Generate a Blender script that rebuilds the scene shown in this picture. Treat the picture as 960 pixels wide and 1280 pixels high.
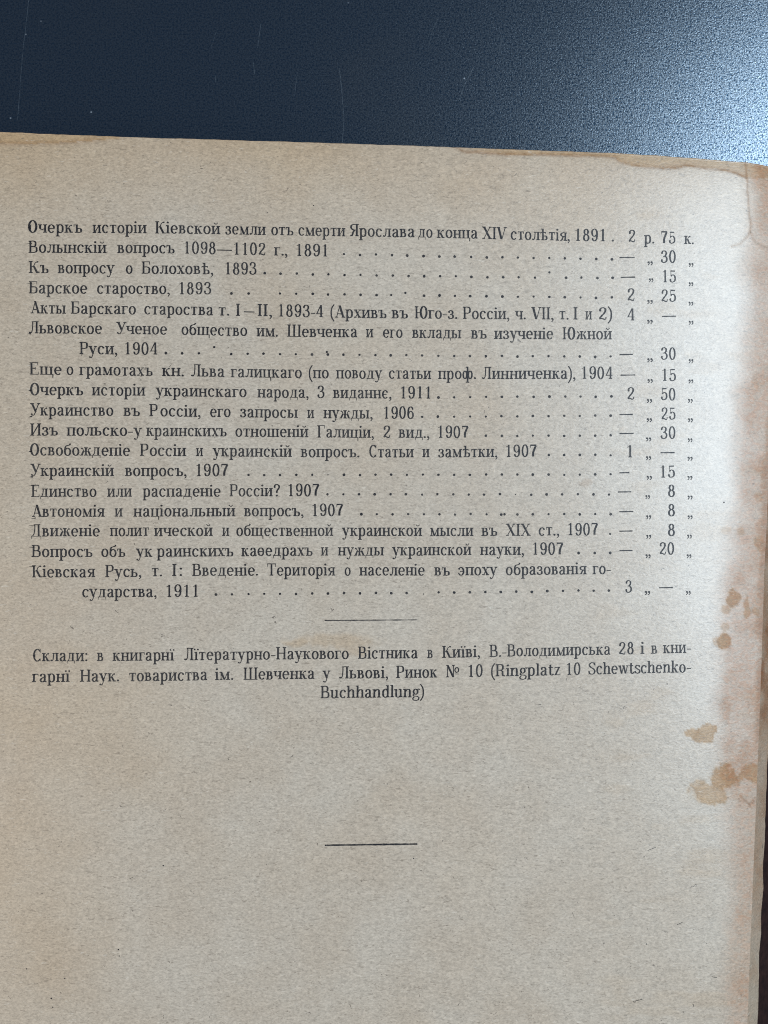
import bpy, math, random
import numpy as np
from mathutils import Vector
from mathutils.geometry import delaunay_2d_cdt

random.seed(7)
rng = np.random.default_rng(11)
scene = bpy.context.scene
for o in list(bpy.data.objects):
    bpy.data.objects.remove(o)

# ------------------------------------------------------------------ camera, world, light
K = 0.0001354            # metres on the page per unit of the page plan (960 x 1280 units in view)
T = 0.016                # thickness of the book
H = 0.150                # camera height above the page
cam_d = bpy.data.cameras.new('camera')
cam = bpy.data.objects.new('camera', cam_d)
scene.collection.objects.link(cam)
cam.location = (0, 0, T + H)
cam.rotation_euler = (0, 0, 0)
cam_d.sensor_fit = 'VERTICAL'
cam_d.sensor_height = 36.0
cam_d.lens = 36.0 * H / (1280 * K)
cam_d.clip_start = 0.005
cam_d.clip_end = 50
cam_d.dof.use_dof = True
cam_d.dof.focus_distance = H
cam_d.dof.aperture_fstop = 26.0      # lens is in mm, so this is a small phone-like opening
scene.camera = cam

world = bpy.data.worlds.new('World')
scene.world = world
world.use_nodes = True
bgn = world.node_tree.nodes['Background']
bgn.inputs['Color'].default_value = (0.86, 0.93, 1.0, 1)
bgn.inputs['Strength'].default_value = 0.075

def area(name, loc, target, size, size_y, power, col):
    d = bpy.data.lights.new(name, 'AREA')
    d.shape = 'RECTANGLE'; d.size = size; d.size_y = size_y
    d.energy = power; d.color = col
    o = bpy.data.objects.new(name, d)
    scene.collection.objects.link(o)
    o.location = loc
    o.rotation_euler = (Vector(target) - Vector(loc)).to_track_quat('-Z', 'Y').to_euler()
    return o
area('window_light', (0.69, 0.14, 1.0), (0, 0, 0), 0.86, 0.32, 23.0, (0.73, 0.87, 1.0))
area('fill_light', (-1.2, -0.5, 1.1), (0, 0, 0), 0.8, 0.8, 15.0, (1.0, 0.89, 0.79))  # warm fill added from the left, stands for no known lamp

scene.view_settings.view_transform = 'Standard'
scene.view_settings.look = 'None'
scene.view_settings.exposure = 0.0
scene.view_settings.gamma = 1.0
scene.cycles.use_denoising = False
scene.cycles.max_bounces = 6
scene.cycles.pixel_filter_type = 'BLACKMAN_HARRIS'
scene.cycles.filter_width = 1.05

# ------------------------------------------------------------------ node helpers
def new_mat(name):
    m = bpy.data.materials.new(name); m.use_nodes = True
    nt = m.node_tree
    return m, nt, nt.nodes['Principled BSDF']

def nd(nt, kind, **kw):
    n = nt.nodes.new(kind)
    for k, v in kw.items():
        if k.startswith('in_'):
            n.inputs[k[3:].replace('_', ' ')].default_value = v
        else:
            setattr(n, k, v)
    return n

def noise(nt, vec, scale, detail=2.0, rough=0.5, dist=0.0):
    n = nd(nt, 'ShaderNodeTexNoise')
    n.inputs['Scale'].default_value = scale
    n.inputs['Detail'].default_value = detail
    n.inputs['Roughness'].default_value = rough
    n.inputs['Distortion'].default_value = dist
    nt.links.new(vec, n.inputs['Vector'])
    return n.outputs['Fac']

def mapr(nt, val, a, b, c, d):
    n = nd(nt, 'ShaderNodeMapRange')
    for i, v in enumerate((a, b, c, d)):
        n.inputs[i + 1].default_value = v
    nt.links.new(val, n.inputs[0])
    return n.outputs[0]

def math_(nt, op, a, b=None):
    n = nd(nt, 'ShaderNodeMath', operation=op)
    for i, v in enumerate((a, b)):
        if v is None: continue
        if isinstance(v, (int, float)): n.inputs[i].default_value = v
        else: nt.links.new(v, n.inputs[i])
    return n.outputs[0]

def mixc(nt, fac, a, b, mode='MIX'):
    n = nd(nt, 'ShaderNodeMix', data_type='RGBA', blend_type=mode)
    if isinstance(fac, (int, float)): n.inputs[0].default_value = fac
    else: nt.links.new(fac, n.inputs[0])
    for i, v in ((6, a), (7, b)):
        if isinstance(v, tuple): n.inputs[i].default_value = (*v, 1)
        else: nt.links.new(v, n.inputs[i])
    return n.outputs[2]

def mapping(nt, vec, scale=(1, 1, 1), rot=(0, 0, 0)):
    n = nd(nt, 'ShaderNodeMapping')
    n.inputs['Scale'].default_value = scale
    n.inputs['Rotation'].default_value = rot
    nt.links.new(vec, n.inputs['Vector'])
    return n.outputs[0]

def grey(nt, val):
    n = nd(nt, 'ShaderNodeCombineColor')
    for i in range(3): nt.links.new(val, n.inputs[i])
    return n.outputs[0]

# ------------------------------------------------------------------ materials
def paper_material():
    m, nt, b = new_mat('old_paper')
    co = nd(nt, 'ShaderNodeTexCoord').outputs['Object']
    att = nd(nt, 'ShaderNodeAttribute', attribute_name='stain').outputs['Color']
    sep = nd(nt, 'ShaderNodeSeparateColor'); nt.links.new(att, sep.inputs[0])
    tan, tide, pink = sep.outputs
    # soft pulp clouds
    cloud = noise(nt, co, 90, 3, 0.55)
    col = mixc(nt, mapr(nt, cloud, 0.35, 0.65, 0, 1), (0.354, 0.298, 0.236), (0.373, 0.324, 0.265))
    # fine pulp grain, slightly longer across the sheet
    g1 = noise(nt, mapping(nt, co, (2100, 3300, 2500), (0, 0, 0.12)), 1.0, 3, 0.62, 0.5)
    g2 = noise(nt, mapping(nt, co, (900, 1500, 1000), (0, 0, -0.2)), 1.0, 2, 0.6, 0.8)
    grain = math_(nt, 'ADD', mapr(nt, g1, 0.3, 0.7, 0.80, 1.20), mapr(nt, g2, 0.3, 0.7, -0.10, 0.10))
    col = mixc(nt, 1.0, col, grey(nt, grain), 'MULTIPLY')
    # stains
    col = mixc(nt, tan, col, mixc(nt, 1.0, col, (0.90, 0.73, 0.53), 'MULTIPLY'))
    speck = mapr(nt, g2, 0.40, 0.62, 0.55, 1.25)
    pk = math_(nt, 'MULTIPLY', pink, speck)
    col = mixc(nt, pk, col, mixc(nt, 1.0, col, (0.82, 0.61, 0.51), 'MULTIPLY'))
    col = mixc(nt, tide, col, mixc(nt, 1.0, col, (0.58, 0.41, 0.30), 'MULTIPLY'))
    # dark fibres: short flecks in two directions, sparse
    def flecks(rot, sx, sy, lo, hi, seed):
        v = nd(nt, 'ShaderNodeVectorMath', operation='ADD'); v.inputs[1].default_value = (seed, seed * .7, 0)
        nt.links.new(co, v.inputs[0])
        f = noise(nt, mapping(nt, v.outputs[0], (sx, sy, 800), (0, 0, rot)), 1.0, 1, 0.5, 1.2)
        return mapr(nt, f, lo, hi, 0, 1)
    f1 = flecks(0.25, 900, 3400, 0.655, 0.74, 3.1)
    f2 = flecks(-0.5, 1000, 3600, 0.665, 0.75, 7.7)
    f3 = flecks(1.2, 1300, 3300, 0.69, 0.77, 1.9)
    f4 = flecks(0.0, 1500, 1700, 0.745, 0.80, 5.3)
    fl = math_(nt, 'MAXIMUM', math_(nt, 'MAXIMUM', f1, f2), f3)
    col = mixc(nt, math_(nt, 'MULTIPLY', fl, 0.50), col, (0.13, 0.10, 0.075))
    col = mixc(nt, math_(nt, 'MULTIPLY', f4, 0.8), col, (0.07, 0.055, 0.045))
    # pale fibres
    f5 = flecks(-0.1, 1000, 3800, 0.65, 0.77, 9.4)
    col = mixc(nt, math_(nt, 'MULTIPLY', f5, 0.22), col, (0.66, 0.62, 0.55))
    nt.links.new(col, b.inputs['Base Color'])
    b.inputs['Roughness'].default_value = 0.37
    # the rubbed, stained paper has lost its sizing and shines less
    worn = math_(nt, 'MINIMUM', math_(nt, 'ADD', math_(nt, 'MULTIPLY', pink, 0.9), math_(nt, 'ADD', math_(nt, 'MULTIPLY', tan, 0.35), tide)), 1.0)
    nt.links.new(mapr(nt, worn, 0, 1, 0.60, 0.14), b.inputs['Specular IOR Level'])
    bump = nd(nt, 'ShaderNodeBump'); bump.inputs['Strength'].default_value = 0.35
    bump.inputs['Distance'].default_value = 0.00006
    nt.links.new(math_(nt, 'ADD', g1, math_(nt, 'MULTIPLY', g2, 0.7)), bump.inputs['Height'])
    nt.links.new(bump.outputs[0], b.inputs['Normal'])
    return m

def ink_material():
    m, nt, b = new_mat('printing_ink')
    co = nd(nt, 'ShaderNodeTexCoord').outputs['Object']
    n = noise(nt, co, 3000, 2, 0.6)
    n2 = noise(nt, co, 160, 2, 0.5)
    f = math_(nt, 'ADD', mapr(nt, n, 0.48, 0.80, 0, 0.30), mapr(nt, n2, 0.45, 0.75, 0, 0.10))
    nt.links.new(mixc(nt, f, (0.010, 0.010, 0.013), (0.20, 0.18, 0.155)), b.inputs['Base Color'])
    b.inputs['Roughness'].default_value = 0.46
    b.inputs['Specular IOR Level'].default_value = 0.25
    return m

def table_material():
    m, nt, b = new_mat('blackened_steel')
    co = nd(nt, 'ShaderNodeTexCoord').outputs['Object']
    a = noise(nt, co, 4300, 2, 0.6)
    c = noise(nt, co, 22, 3, 0.5)
    col = mixc(nt, mapr(nt, a, 0.35, 0.65, 0, 1), (0.004, 0.008, 0.016), (0.009, 0.016, 0.028))
    col = mixc(nt, mapr(nt, c, 0.52, 0.70, 0, 0.5), col, (0.018, 0.020, 0.024))
    # dust specks
    vo = nd(nt, 'ShaderNodeTexVoronoi'); vo.inputs['Scale'].default_value = 330
    nt.links.new(co, vo.inputs['Vector'])
    sp = mapr(nt, vo.outputs['Distance'], 0.03, 0.07, 1, 0)
    sc = nd(nt, 'ShaderNodeSeparateColor'); nt.links.new(vo.outputs['Color'], sc.inputs[0])
    sp = math_(nt, 'MULTIPLY', sp, mapr(nt, sc.outputs[0], 0.72, 0.95, 0, 0.6))
    col = mixc(nt, sp, col, (0.35, 0.40, 0.45))
    nt.links.new(col, b.inputs['Base Color'])
    pit = noise(nt, co, 2900, 2, 0.6)
    b.inputs['IOR'].default_value = 2.25
    b.inputs['Specular IOR Level'].default_value = 0.5
    nt.links.new(mapr(nt, a, 0.3, 0.7, 0.22, 0.29), b.inputs['Roughness'])
    nt.links.new(mixc(nt, mapr(nt, pit, 0.38, 0.53, 0, 1), (0.06, 0.15, 0.26), (0.74, 0.88, 1.0)), b.inputs['Specular Tint'])
    bump = nd(nt, 'ShaderNodeBump'); bump.inputs['Strength'].default_value = 0.30
    bump.inputs['Distance'].default_value = 0.00009
    nt.links.new(math_(nt, 'ADD', a, math_(nt, 'MULTIPLY', pit, 0.45)), bump.inputs['Height'])
    nt.links.new(bump.outputs[0], b.inputs['Normal'])
    return m

def simple(name, c1, c2, scale, rough, stretch=(1, 1, 1), bumpd=0.0):
    m, nt, b = new_mat(name)
    co = nd(nt, 'ShaderNodeTexCoord').outputs['Object']
    n = noise(nt, mapping(nt, co, stretch), scale, 4, 0.6)
    nt.links.new(mixc(nt, mapr(nt, n, 0.3, 0.7, 0, 1), c1, c2), b.inputs['Base Color'])
    b.inputs['Roughness'].default_value = rough
    if bumpd:
        bump = nd(nt, 'ShaderNodeBump'); bump.inputs['Strength'].default_value = 0.5
        bump.inputs['Distance'].default_value = bumpd
        nt.links.new(n, bump.inputs['Height']); nt.links.new(bump.outputs[0], b.inputs['Normal'])
    return m

M_paper = paper_material()
M_ink = ink_material()
M_table = table_material()
M_scratch = simple('bare_scratch', (0.03, 0.045, 0.06), (0.10, 0.125, 0.15), 900, 0.4)
M_leaves = simple('leaf_edges', (0.42, 0.34, 0.24), (0.60, 0.52, 0.40), 1.0, 0.8, (60, 60, 9000))
M_spine = simple('near_black_spine', (0.008, 0.003, 0.003), (0.024, 0.010, 0.008), 700, 0.85, bumpd=0.0001)

M_spine.node_tree.nodes['Principled BSDF'].inputs['Specular IOR Level'].default_value = 0.12

# ------------------------------------------------------------------ mesh helpers
def link_mesh(name, verts, faces, mat, parent=None, smooth=False):
    me = bpy.data.meshes.new(name)
    me.from_pydata([tuple(v) for v in verts], [], faces)
    me.materials.append(mat)
    if smooth: me.polygons.foreach_set('use_smooth', [True] * len(me.polygons))
    me.update()
    o = bpy.data.objects.new(name, me)
    scene.collection.objects.link(o)
    if parent: o.parent = parent
    return o

# ------------------------------------------------------------------ page surface
def top_edge(px):
    xs = [-330, 0, 150, 480, 760, 830, 935, 965, 1000]
    ys = [152, 165, 171, 181, 191, 195, 203, 209, 214]
    return np.interp(px, xs, ys)
def fold(py):
    ys = [100, 640, 700, 800, 900, 1000, 1100, 1200, 1280, 1800]
    xs = [978, 958.5, 955.5, 952.5, 949, 945, 941, 937, 934, 915]
    return np.interp(py, ys, xs)
def page_z(px, py):
    """height of the sheet: almost flat, gently rolling down towards the spine, with slow waves"""
    d = np.maximum(fold(py) - px, 0)
    z = T - 0.0008 * np.exp(-d / 50.0) - 0.0019 * np.exp(-d / 150.0)
    z = z + 0.00007 * np.sin(px / 130.0 + 0.6) * np.cos(py / 170.0)
    z = z - 0.0006 * np.exp(-(py - top_edge(px)) / 14.0) * 0.5
    return z
def page_point(px, py, lift=0.0):
    z = page_z(px, py)
    s = (H + T - z) / H
    return np.stack([(px - 480) * K * s, (640 - py) * K * s, z + lift], axis=-1)

def vnoise(x, y, scale, seed):
    g = np.random.default_rng(seed).random((256, 256))
    u = x / scale + 1000.3; v = y / scale + 1000.7
    i = np.floor(u).astype(int); j = np.floor(v).astype(int)
    fu = u - i; fv = v - j
    fu = fu * fu * (3 - 2 * fu); fv = fv * fv * (3 - 2 * fv)
    a = g[i % 256, j % 256]; b = g[(i + 1) % 256, j % 256]
    c = g[i % 256, (j + 1) % 256]; d = g[(i + 1) % 256, (j + 1) % 256]
    return (a * (1 - fu) + b * fu) * (1 - fv) + (c * (1 - fu) + d * fu) * fv
def fbm(x, y, scale, seed, octs=3):
    t = 0; w = 0
    for k in range(octs):
        t = t + vnoise(x, y, scale / 2 ** k, seed + k) / 2 ** k; w += 1 / 2 ** k
    return t / w - 0.5

def polyline_dist(x, y, pts):
    best = np.full(x.shape, 1e9)
    for (x0, y0), (x1, y1) in zip(pts[:-1], pts[1:]):
        dx, dy = x1 - x0, y1 - y0
        t = np.clip(((x - x0) * dx + (y - y0) * dy) / (dx * dx + dy * dy), 0, 1)
        best = np.minimum(best, np.hypot(x - x0 - t * dx, y - y0 - t * dy))
    return best
def sm(a, b, v):
    t = np.clip((v - a) / (b - a), 0, 1)
    return t * t * (3 - 2 * t)

def stain_fields(X, Y):
    wx = X + 9 * fbm(X, Y, 22, 5) + 5 * fbm(X, Y, 7, 15)
    wy = Y + 9 * fbm(X, Y, 22, 25) + 5 * fbm(X, Y, 7, 35)
    te = top_edge(X)
    tan = np.zeros_like(X); tide = np.zeros_like(X); pink = np.zeros_like(X)
    # tan tint, stronger under the top edge and towards the left side
    tan += 0.45 * (1 - sm(0, 150, wy - te)) * (1 - 0.5 * sm(400, 800, X))
    tan += 0.30 * (1 - sm(-40, 250, X + 60 * fbm(X, Y, 160, 3)))
    tan += 0.25 * sm(-0.05, 0.3, fbm(X, Y, 210, 77))
    # water stain under the top edge, left
    left = [(-330, 166), (0, 179), (60, 179), (110, 176), (150, 173)]
    yl = np.interp(X, [p[0] for p in left], [p[1] for p in left])
    tan += 0.55 * (Y < yl) * (X < 150)
    tide += 0.40 * np.exp(-(polyline_dist(X, Y + 2 * fbm(X, Y, 30, 9), left) / 3.0) ** 2) * sm(160, 100, X)
    # tide line under the top edge, right, turning down the right side
    right = [(566, 184), (580, 190), (640, 193), (700, 194.5), (768, 196), (774, 202), (790, 207), (812, 209), (830, 211), (845, 210),
             (858, 207.5), (872, 209), (890, 211), (906, 213), (920, 217), (932, 223)]
    dr = polyline_dist(X, Y + 3 * fbm(X, Y, 14, 19), right)
    tide += 0.46 * np.exp(-(dr / 1.7) ** 2) + 0.22 * np.exp(-(dr / 5.0) ** 2) * (wy < np.interp(X, [p[0] for p in right], [p[1] for p in right]))
    yr = np.interp(X, [p[0] for p in right], [p[1] for p in right])
    tan += 0.6 * (Y < yr) * sm(555, 640, X)
    crease = [(931, 201), (933, 212), (934, 222), (934, 240), (936, 262), (938, 280), (937, 290), (932, 298), (926, 305), (915, 308)]
    dc = polyline_dist(X + 3 * fbm(X, Y, 12, 29), Y, crease)
    tide += 0.48 * np.exp(-(dc / 1.4) ** 2)
    tide += 0.28 * np.exp(-(polyline_dist(X, Y, [(938, 290), (943, 302), (955, 308), (962, 310)]) / 1.8) ** 2)
    # rubbed pink-brown border by the spine
    bx = np.interp(Y, [150, 205, 300, 330, 420, 520, 640, 700, 790, 880, 960, 1020, 1100, 1200, 1300],
                   [933, 933, 937, 933, 927, 923, 917, 909, 902, 894, 897, 907, 911, 909, 905])
    e = wx + 16 * fbm(X, Y, 60, 41) - bx
    amt = np.interp(Y, [200, 300, 420, 600, 720, 850, 960, 1050, 1280], [0.9, 0.95, 1.05, 0.95, 1.1, 1.0, 0.95, 0.85, 0.8])
    pink += amt * sm(-16, 20, e) * (0.75 + 0.5 * fbm(X, Y, 30, 43))
    pink += 0.22 * sm(0.02, 0.22, fbm(X, Y, 26, 47)) * sm(-2, 14, e) * sm(330, 420, Y) * (1 - 0.6 * sm(960, 1100, Y))
    # edge rubbed darker right at the fold
    d = fold(Y) - X
    tide += 0.40 * sm(9, 0, d + 9 * fbm(X, Y, 25, 51)) * sm(400, 600, Y) * sm(980, 900, Y)
    # blots
    def blot(cx, cy, rx, ry, a, rim=0.0, ang=0.0, soft=0.35, deep=0.10):
        nonlocal tan, tide
        ca, sa = math.cos(ang), math.sin(ang)
        u = (wx - cx) * ca + (wy - cy) * sa; v = -(wx - cx) * sa + (wy - cy) * ca
        r = np.hypot(u / rx, v / ry) + 0.75 * fbm(X, Y, 8, 83) + 0.5 * fbm(X, Y, 3.5, 84)
        inside = sm(1 + soft, 1 - soft * 0.4, r)
        tan = np.maximum(tan, 0.85 * a * inside)
        tide += 0.6 * rim * np.exp(-((r - 0.93) / 0.10) ** 2)
        tide += deep * a * inside * (1 + 1.2 * fbm(X, Y, 9, 81))
    blot(916, 747, 7, 10, 1.3, 0.25); blot(907, 760, 5, 6, 0.9, 0.1)
    blot(933, 758, 4, 13, 0.9, 0.1); blot(944, 765, 5, 5, 0.8, 0.1)
    blot(905, 803, 7.5, 8, 1.5, 0.25); blot(906, 785, 5, 6, 0.7); blot(897, 801, 5, 4, 0.8)
    blot(882, 915, 14, 10, 1.4, 0.22, -0.15, 0.2); blot(865, 915, 7, 6, 1.2, 0.15, 0, 0.3)
    blot(905, 972, 16, 14, 1.2, 0.12, 0, 0.25); blot(886, 990, 20, 13, 1.0, 0.12, 0.15, 0.3)
    blot(941, 967, 15, 11, 1.0, 0.12, 0, 0.25); blot(874, 985, 8, 12, 0.8, 0.05)
    blot(909, 663, 6, 5, 0.5, 0, 0, .5, 0); blot(928, 664, 5, 5, 0.7, 0, 0, .5, .05); blot(949, 622, 6, 6, 0.6, 0, 0, .5, .05); blot(952, 680, 6, 8, 0.8, 0)
    blot(368, 803, 12, 5, 0.62, 0, 0, 0.6, 0); blot(420, 801, 40, 7, 0.50, 0, 0.03, 0.8, 0); blot(445, 812, 14, 6, 0.4, 0, 0, 0.7, 0)
    tide += 0.30 * sm(1.5, 0.6, np.hypot((wx - 735) / 8, (wy - 604) / 4))
    tide += 0.5 * np.exp(-(polyline_dist(X + 3 * fbm(X, Y, 9, 53), Y, [(925, 995), (934, 1003), (938, 1009)]) / 1.1) ** 2)
    tide += 0.5 * np.exp(-(polyline_dist(X + 3 * fbm(X, Y, 9, 53), Y, [(938, 1005), (943, 997)]) / 1.0) ** 2)
    # faint horizontal rubbing, bottom right, and a faint arc crease
    tan += 0.2 * sm(0.1, 0.3, fbm(X, Y * 3, 60, 61)) * sm(700, 800, X)
    return np.clip(tan, 0, 1.4), np.clip(tide, 0, 1), np.clip(pink, 0, 1.2)

# book root
book = bpy.data.objects.new('book', None)
book.location = (0, 0, 0)
scene.collection.objects.link(book)
book['label'] = 'old book lying face down, worn tan paper back cover printed with a Cyrillic price list'
book['category'] = 'book'

BOTTOM = 1700
def build_cover():
    cols = np.concatenate([np.linspace(-330, 0, 34)[:-1], np.linspace(0, 560, 225)[:-1], np.linspace(560, 1000, 230)])
    cols_n = cols / 1000.0
    nrow_top = np.linspace(0, 150, 76)[:-1]
    rows = np.concatenate([nrow_top, np.linspace(150, 1130, 440)[:-1], np.linspace(1130, BOTTOM - 190, 30)])
    CX = np.zeros((len(rows), len(cols))); CY = np.zeros_like(CX)
    for i, r in enumerate(rows):
        # columns squeeze so that the last one follows the fold
        y_guess = r + 190
        f = float(fold(y_guess))
        x = -330 + (cols + 330) * (f + 330) / (1000 + 330)
        t = r / (BOTTOM - 190)
        te = top_edge(x)
        CX[i] = x
        CY[i] = te + (BOTTOM - te) * t
    # tiny nicks along the top edge
    CY[0] += 0.9 * fbm(CX[0], CX[0] * 0 + 3, 18, 91) + 0.7 * fbm(CX[0], CX[0] * 0 + 9, 5, 92)
    P = page_point(CX, CY).reshape(-1, 3)
    nr, nc = CX.shape
    idx = np.arange(nr * nc).reshape(nr, nc)
    faces = np.stack([idx[:-1, :-1], idx[1:, :-1], idx[1:, 1:], idx[:-1, 1:]], -1).reshape(-1, 4)
    # thickness: a skirt along the free edges (top, left, bottom)
    loop = list(idx[0, ::-1]) + list(idx[1:, 0]) + list(idx[-1, 1:])
    low = P[loop].copy(); low[:, 2] -= 0.00035
    verts = np.vstack([P, low])
    base = nr * nc
    skirt = [(loop[k], loop[k + 1], base + k + 1, base + k) for k in range(len(loop) - 1)]
    me = bpy.data.meshes.new('cover')
    me.from_pydata(verts.tolist(), [], faces.tolist() + [tuple(int(i) for i in s) for s in skirt])
    a, b, c = stain_fields(CX, CY)
    att = me.attributes.new('stain', 'FLOAT_COLOR', 'POINT')
    colr = np.zeros((len(verts), 4), np.float32); colr[:, 3] = 1
    S = np.stack([a, b, c], -1).reshape(-1, 3)
    colr[:base, :3] = S; colr[base:, :3] = S[loop]
    att.data.foreach_set('color', colr.ravel())
    me.materials.append(M_paper)
    sm_ = np.ones(len(me.polygons), bool); sm_[len(faces):] = False
    me.polygons.foreach_set('use_smooth', sm_)
    me.update()
    o = bpy.data.objects.new('back_cover', me)
    scene.collection.objects.link(o); o.parent = book
    return o
cover = build_cover()

def build_hinge():
    """the strip of cover paper that bends over the joint, then the dark spine below it"""
    ys = np.linspace(150, BOTTOM, 320)
    prof = [(0, 0), (0.6, -0.00012), (2, -0.00055), (6, -0.0016), (10, -0.0027), (12.5, -0.0034)]
    def strip(prof, y, wob, seed):
        V = []
        for k, (off, dz) in enumerate(prof):
            f = fold(y)
            wv = wob * fbm(y, y * 0 + k * 3, 26, seed) * (1 if k else 0)
            px = f + off + wv * (off / prof[-1][0])
            z = page_z(f, y) + dz
            s = (H + T - z) / H
            V.append(np.stack([(px - 480) * K * s, (640 - y) * K * s, z], -1))
        return np.array(V)                   # profile x rows x 3
    y = np.maximum(ys, 0)
    y0 = top_edge(fold(200.)) + 0.0
    y = np.linspace(y0 - 0.5, BOTTOM, 420)
    V = strip(prof, y, 3.0, 63)
    n, r = V.shape[:2]
    idx = np.arange(n * r).reshape(n, r)
    faces = np.stack([idx[:-1, :-1], idx[:-1, 1:], idx[1:, 1:], idx[1:, :-1]], -1).reshape(-1, 4)
    faces = faces[:, ::1]
    o = link_mesh('hinge_strip', V.reshape(-1, 3), faces.tolist(), M_paper, book, True)
    att = o.data.attributes.new('stain', 'FLOAT_COLOR', 'POINT')
    Y = np.tile(y, (n, 1)); O = np.tile(np.array([p[0] for p in prof])[:, None], (1, r))
    q = fbm(Y, O * 3, 20, 71)
    c = np.zeros((n * r, 4), np.float32); c[:, 3] = 1
    brown = np.interp(Y, [600, 700, 760, 880, 930, 1010, 1280], [0.5, 0.85, 1.0, 0.95, 0.45, 0.6, 0.12])
    c[:, 0] = np.clip(0.8 + 0.4 * q, 0, 1.2).ravel() * 0.5
    c[:, 1] = np.clip(brown * (0.75 + 0.9 * q), 0, 1).ravel()
    c[:, 2] = np.clip(0.55 + q, 0, 1).ravel() * np.interp(Y, [900, 1280], [1, 0.4]).ravel()
    att.data.foreach_set('color', c.ravel())
    # near-black spine, bulging out under and beyond the paper strip
    prof2 = [(11, -0.0034), (13, -0.0040), (18, -0.0052), (24, -0.0068), (29, -0.0088), (31, -0.0110)]
    V2 = strip(prof2, y, 0.0, 64)
    V2 = np.vstack([V2, V2[-1:].copy()]); V2[-1, :, 2] = 0.0006
    n, r = V2.shape[:2]
    idx = np.arange(n * r).reshape(n, r)
    faces = np.stack([idx[:-1, :-1], idx[:-1, 1:], idx[1:, 1:], idx[1:, :-1]], -1).reshape(-1, 4)
    VV = [tuple(v) for v in V2.reshape(-1, 3)]; FF = faces.tolist()
    for row in (0, r - 1):                      # close the head and tail of the spine
        yy = V2[0, row, 1]
        b = len(VV)
        inner = (820 - 480) * K
        arc_ = [idx[k, row] for k in range(n)] + [b, b + 1]
        VV += [(inner, yy, 0.0006), (inner, yy, T - 0.0016)]
        cap = [VV[i] for i in arc_]
        c0 = len(VV); VV += cap                 # own vertices keep the edge crisp
        tip = len(VV); VV += [tuple(V[0, row])]
        f = list(range(c0, c0 + len(cap))) + [tip]
        FF.append(f if row == 0 else f[::-1])
    link_mesh('spine', VV, FF, M_spine, book, False)
build_hinge()

def build_block():
    """body of leaves under the cover, and the front cover below it"""
    def slab(name, inset, z0, z1, mat):
        n = 30
        xs = np.linspace(-328 + inset, 815, n)
        top = [((x - 480) * K, (640 - (top_edge(x) + inset)) * K) for x in xs]
        bot = [((x - 480) * K, (640 - (BOTTOM - inset)) * K) for x in xs[::-1]]
        # right side follows the fold line
        out = [p for p in top + bot if True]
        m = len(out)
        V = [(x, y, z1) for x, y in out] + [(x, y, z0) for x, y in out]
        F = [tuple(range(m))[::-1], tuple(range(m, 2 * m))]
        F += [(i, (i + 1) % m, m + (i + 1) % m, m + i) for i in range(m)]
        return link_mesh(name, V, F, mat, book)
    slab('page_block', 6, 0.0006, T - 0.0016, M_leaves)
    slab('front_cover', 0, 0.0, 0.0005, M_spine)
build_block()

# ------------------------------------------------------------------ the type: a condensed modern serif drawn stroke by stroke
# units: x-height 100, capitals and figures 147
S, HL = 19.0, 11.0
_P = []
def poly(pts): _P.append(pts)
def R(x0, y0, x1, y1): poly([(x0, y0), (x1, y0), (x1, y1), (x0, y1)])
def D(x0, y0, x1, y1, w): poly([(x0 - w / 2, y0), (x0 + w / 2, y0), (x1 + w / 2, y1), (x1 - w / 2, y1)])
def serif(x, y, up, side=0, l=19.5, s=S):
    """hairline serif at the foot (up=1) or head (up=-1) of a stem, with a small bracket"""
    a = x - l if side <= 0 else x - s / 2; b = x + l if side >= 0 else x + s / 2
    R(a, min(y, y + up * HL), b, max(y, y + up * HL))
    y1 = y + up * HL * 0.8; y2 = y + up * (HL + 7)
    if side <= 0: poly([(x - s / 2 - 6, y1), (x - s / 2 + 2, y1), (x - s / 2 + 2, y2)][::up])
    if side >= 0: poly([(x + s / 2 - 2, y1), (x + s / 2 + 6, y1), (x + s / 2 - 2, y2)][::up])
def V(x, y0, y1, b=0, t=0, s=S):
    """stem; b / t: 0 both-sided serif, -1 left only, 1 right only, None none"""
    R(x - s / 2, y0, x + s / 2, y1)
    if b is not None: serif(x, y0, 1, b, 19.5 if s > 12 else 15, s)
    if t is not None: serif(x, y1, -1, t, 19.5 if s > 12 else 15, s)
def C(pts, s=S, h=HL, closed=False, k=5):
    """smooth stroke, thick where it runs upright and thin where it runs level"""
    p = [np.array(q, float) for q in pts]
    if closed: p = [p[-1]] + p + [p[0], p[1]]
    else: p = [2 * p[0] - p[1]] + p + [2 * p[-1] - p[-2]]
    out = []
    for i in range(1, len(p) - 2):
        a, b, c, d = p[i - 1:i + 3]
        for j in range(k):
            t = j / k
            out.append(0.5 * (2 * b + (c - a) * t + (2 * a - 5 * b + 4 * c - d) * t * t + (3 * b - a - 3 * c + d) * t ** 3))
    out.append(p[-2])
    q = np.array(out)
    g = np.gradient(q, axis=0)
    if closed: g[0] = g[-1] = q[1] - q[-2]
    n = np.maximum(np.hypot(g[:, 0], g[:, 1]), 1e-6)
    v = (np.abs(g[:, 1]) / n) ** 1.6
    w = (h + (s - h) * v) / 2
    nx, ny = -g[:, 1] / n, g[:, 0] / n
    L = np.stack([q[:, 0] + nx * w, q[:, 1] + ny * w], -1); Rr = np.stack([q[:, 0] - nx * w, q[:, 1] - ny * w], -1)
    for i in range(len(q) - 1):
        poly([tuple(L[i]), tuple(Rr[i]), tuple(Rr[i + 1]), tuple(L[i + 1])])
def O(cx, cy, rx, ry, s=S):
    a, b = rx - s / 2, ry - HL / 2
    C([(cx + a * math.cos(t), cy + b * math.sin(t)) for t in np.linspace(0, 2 * math.pi, 13)[:-1]], s=s, closed=True, k=3)
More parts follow.
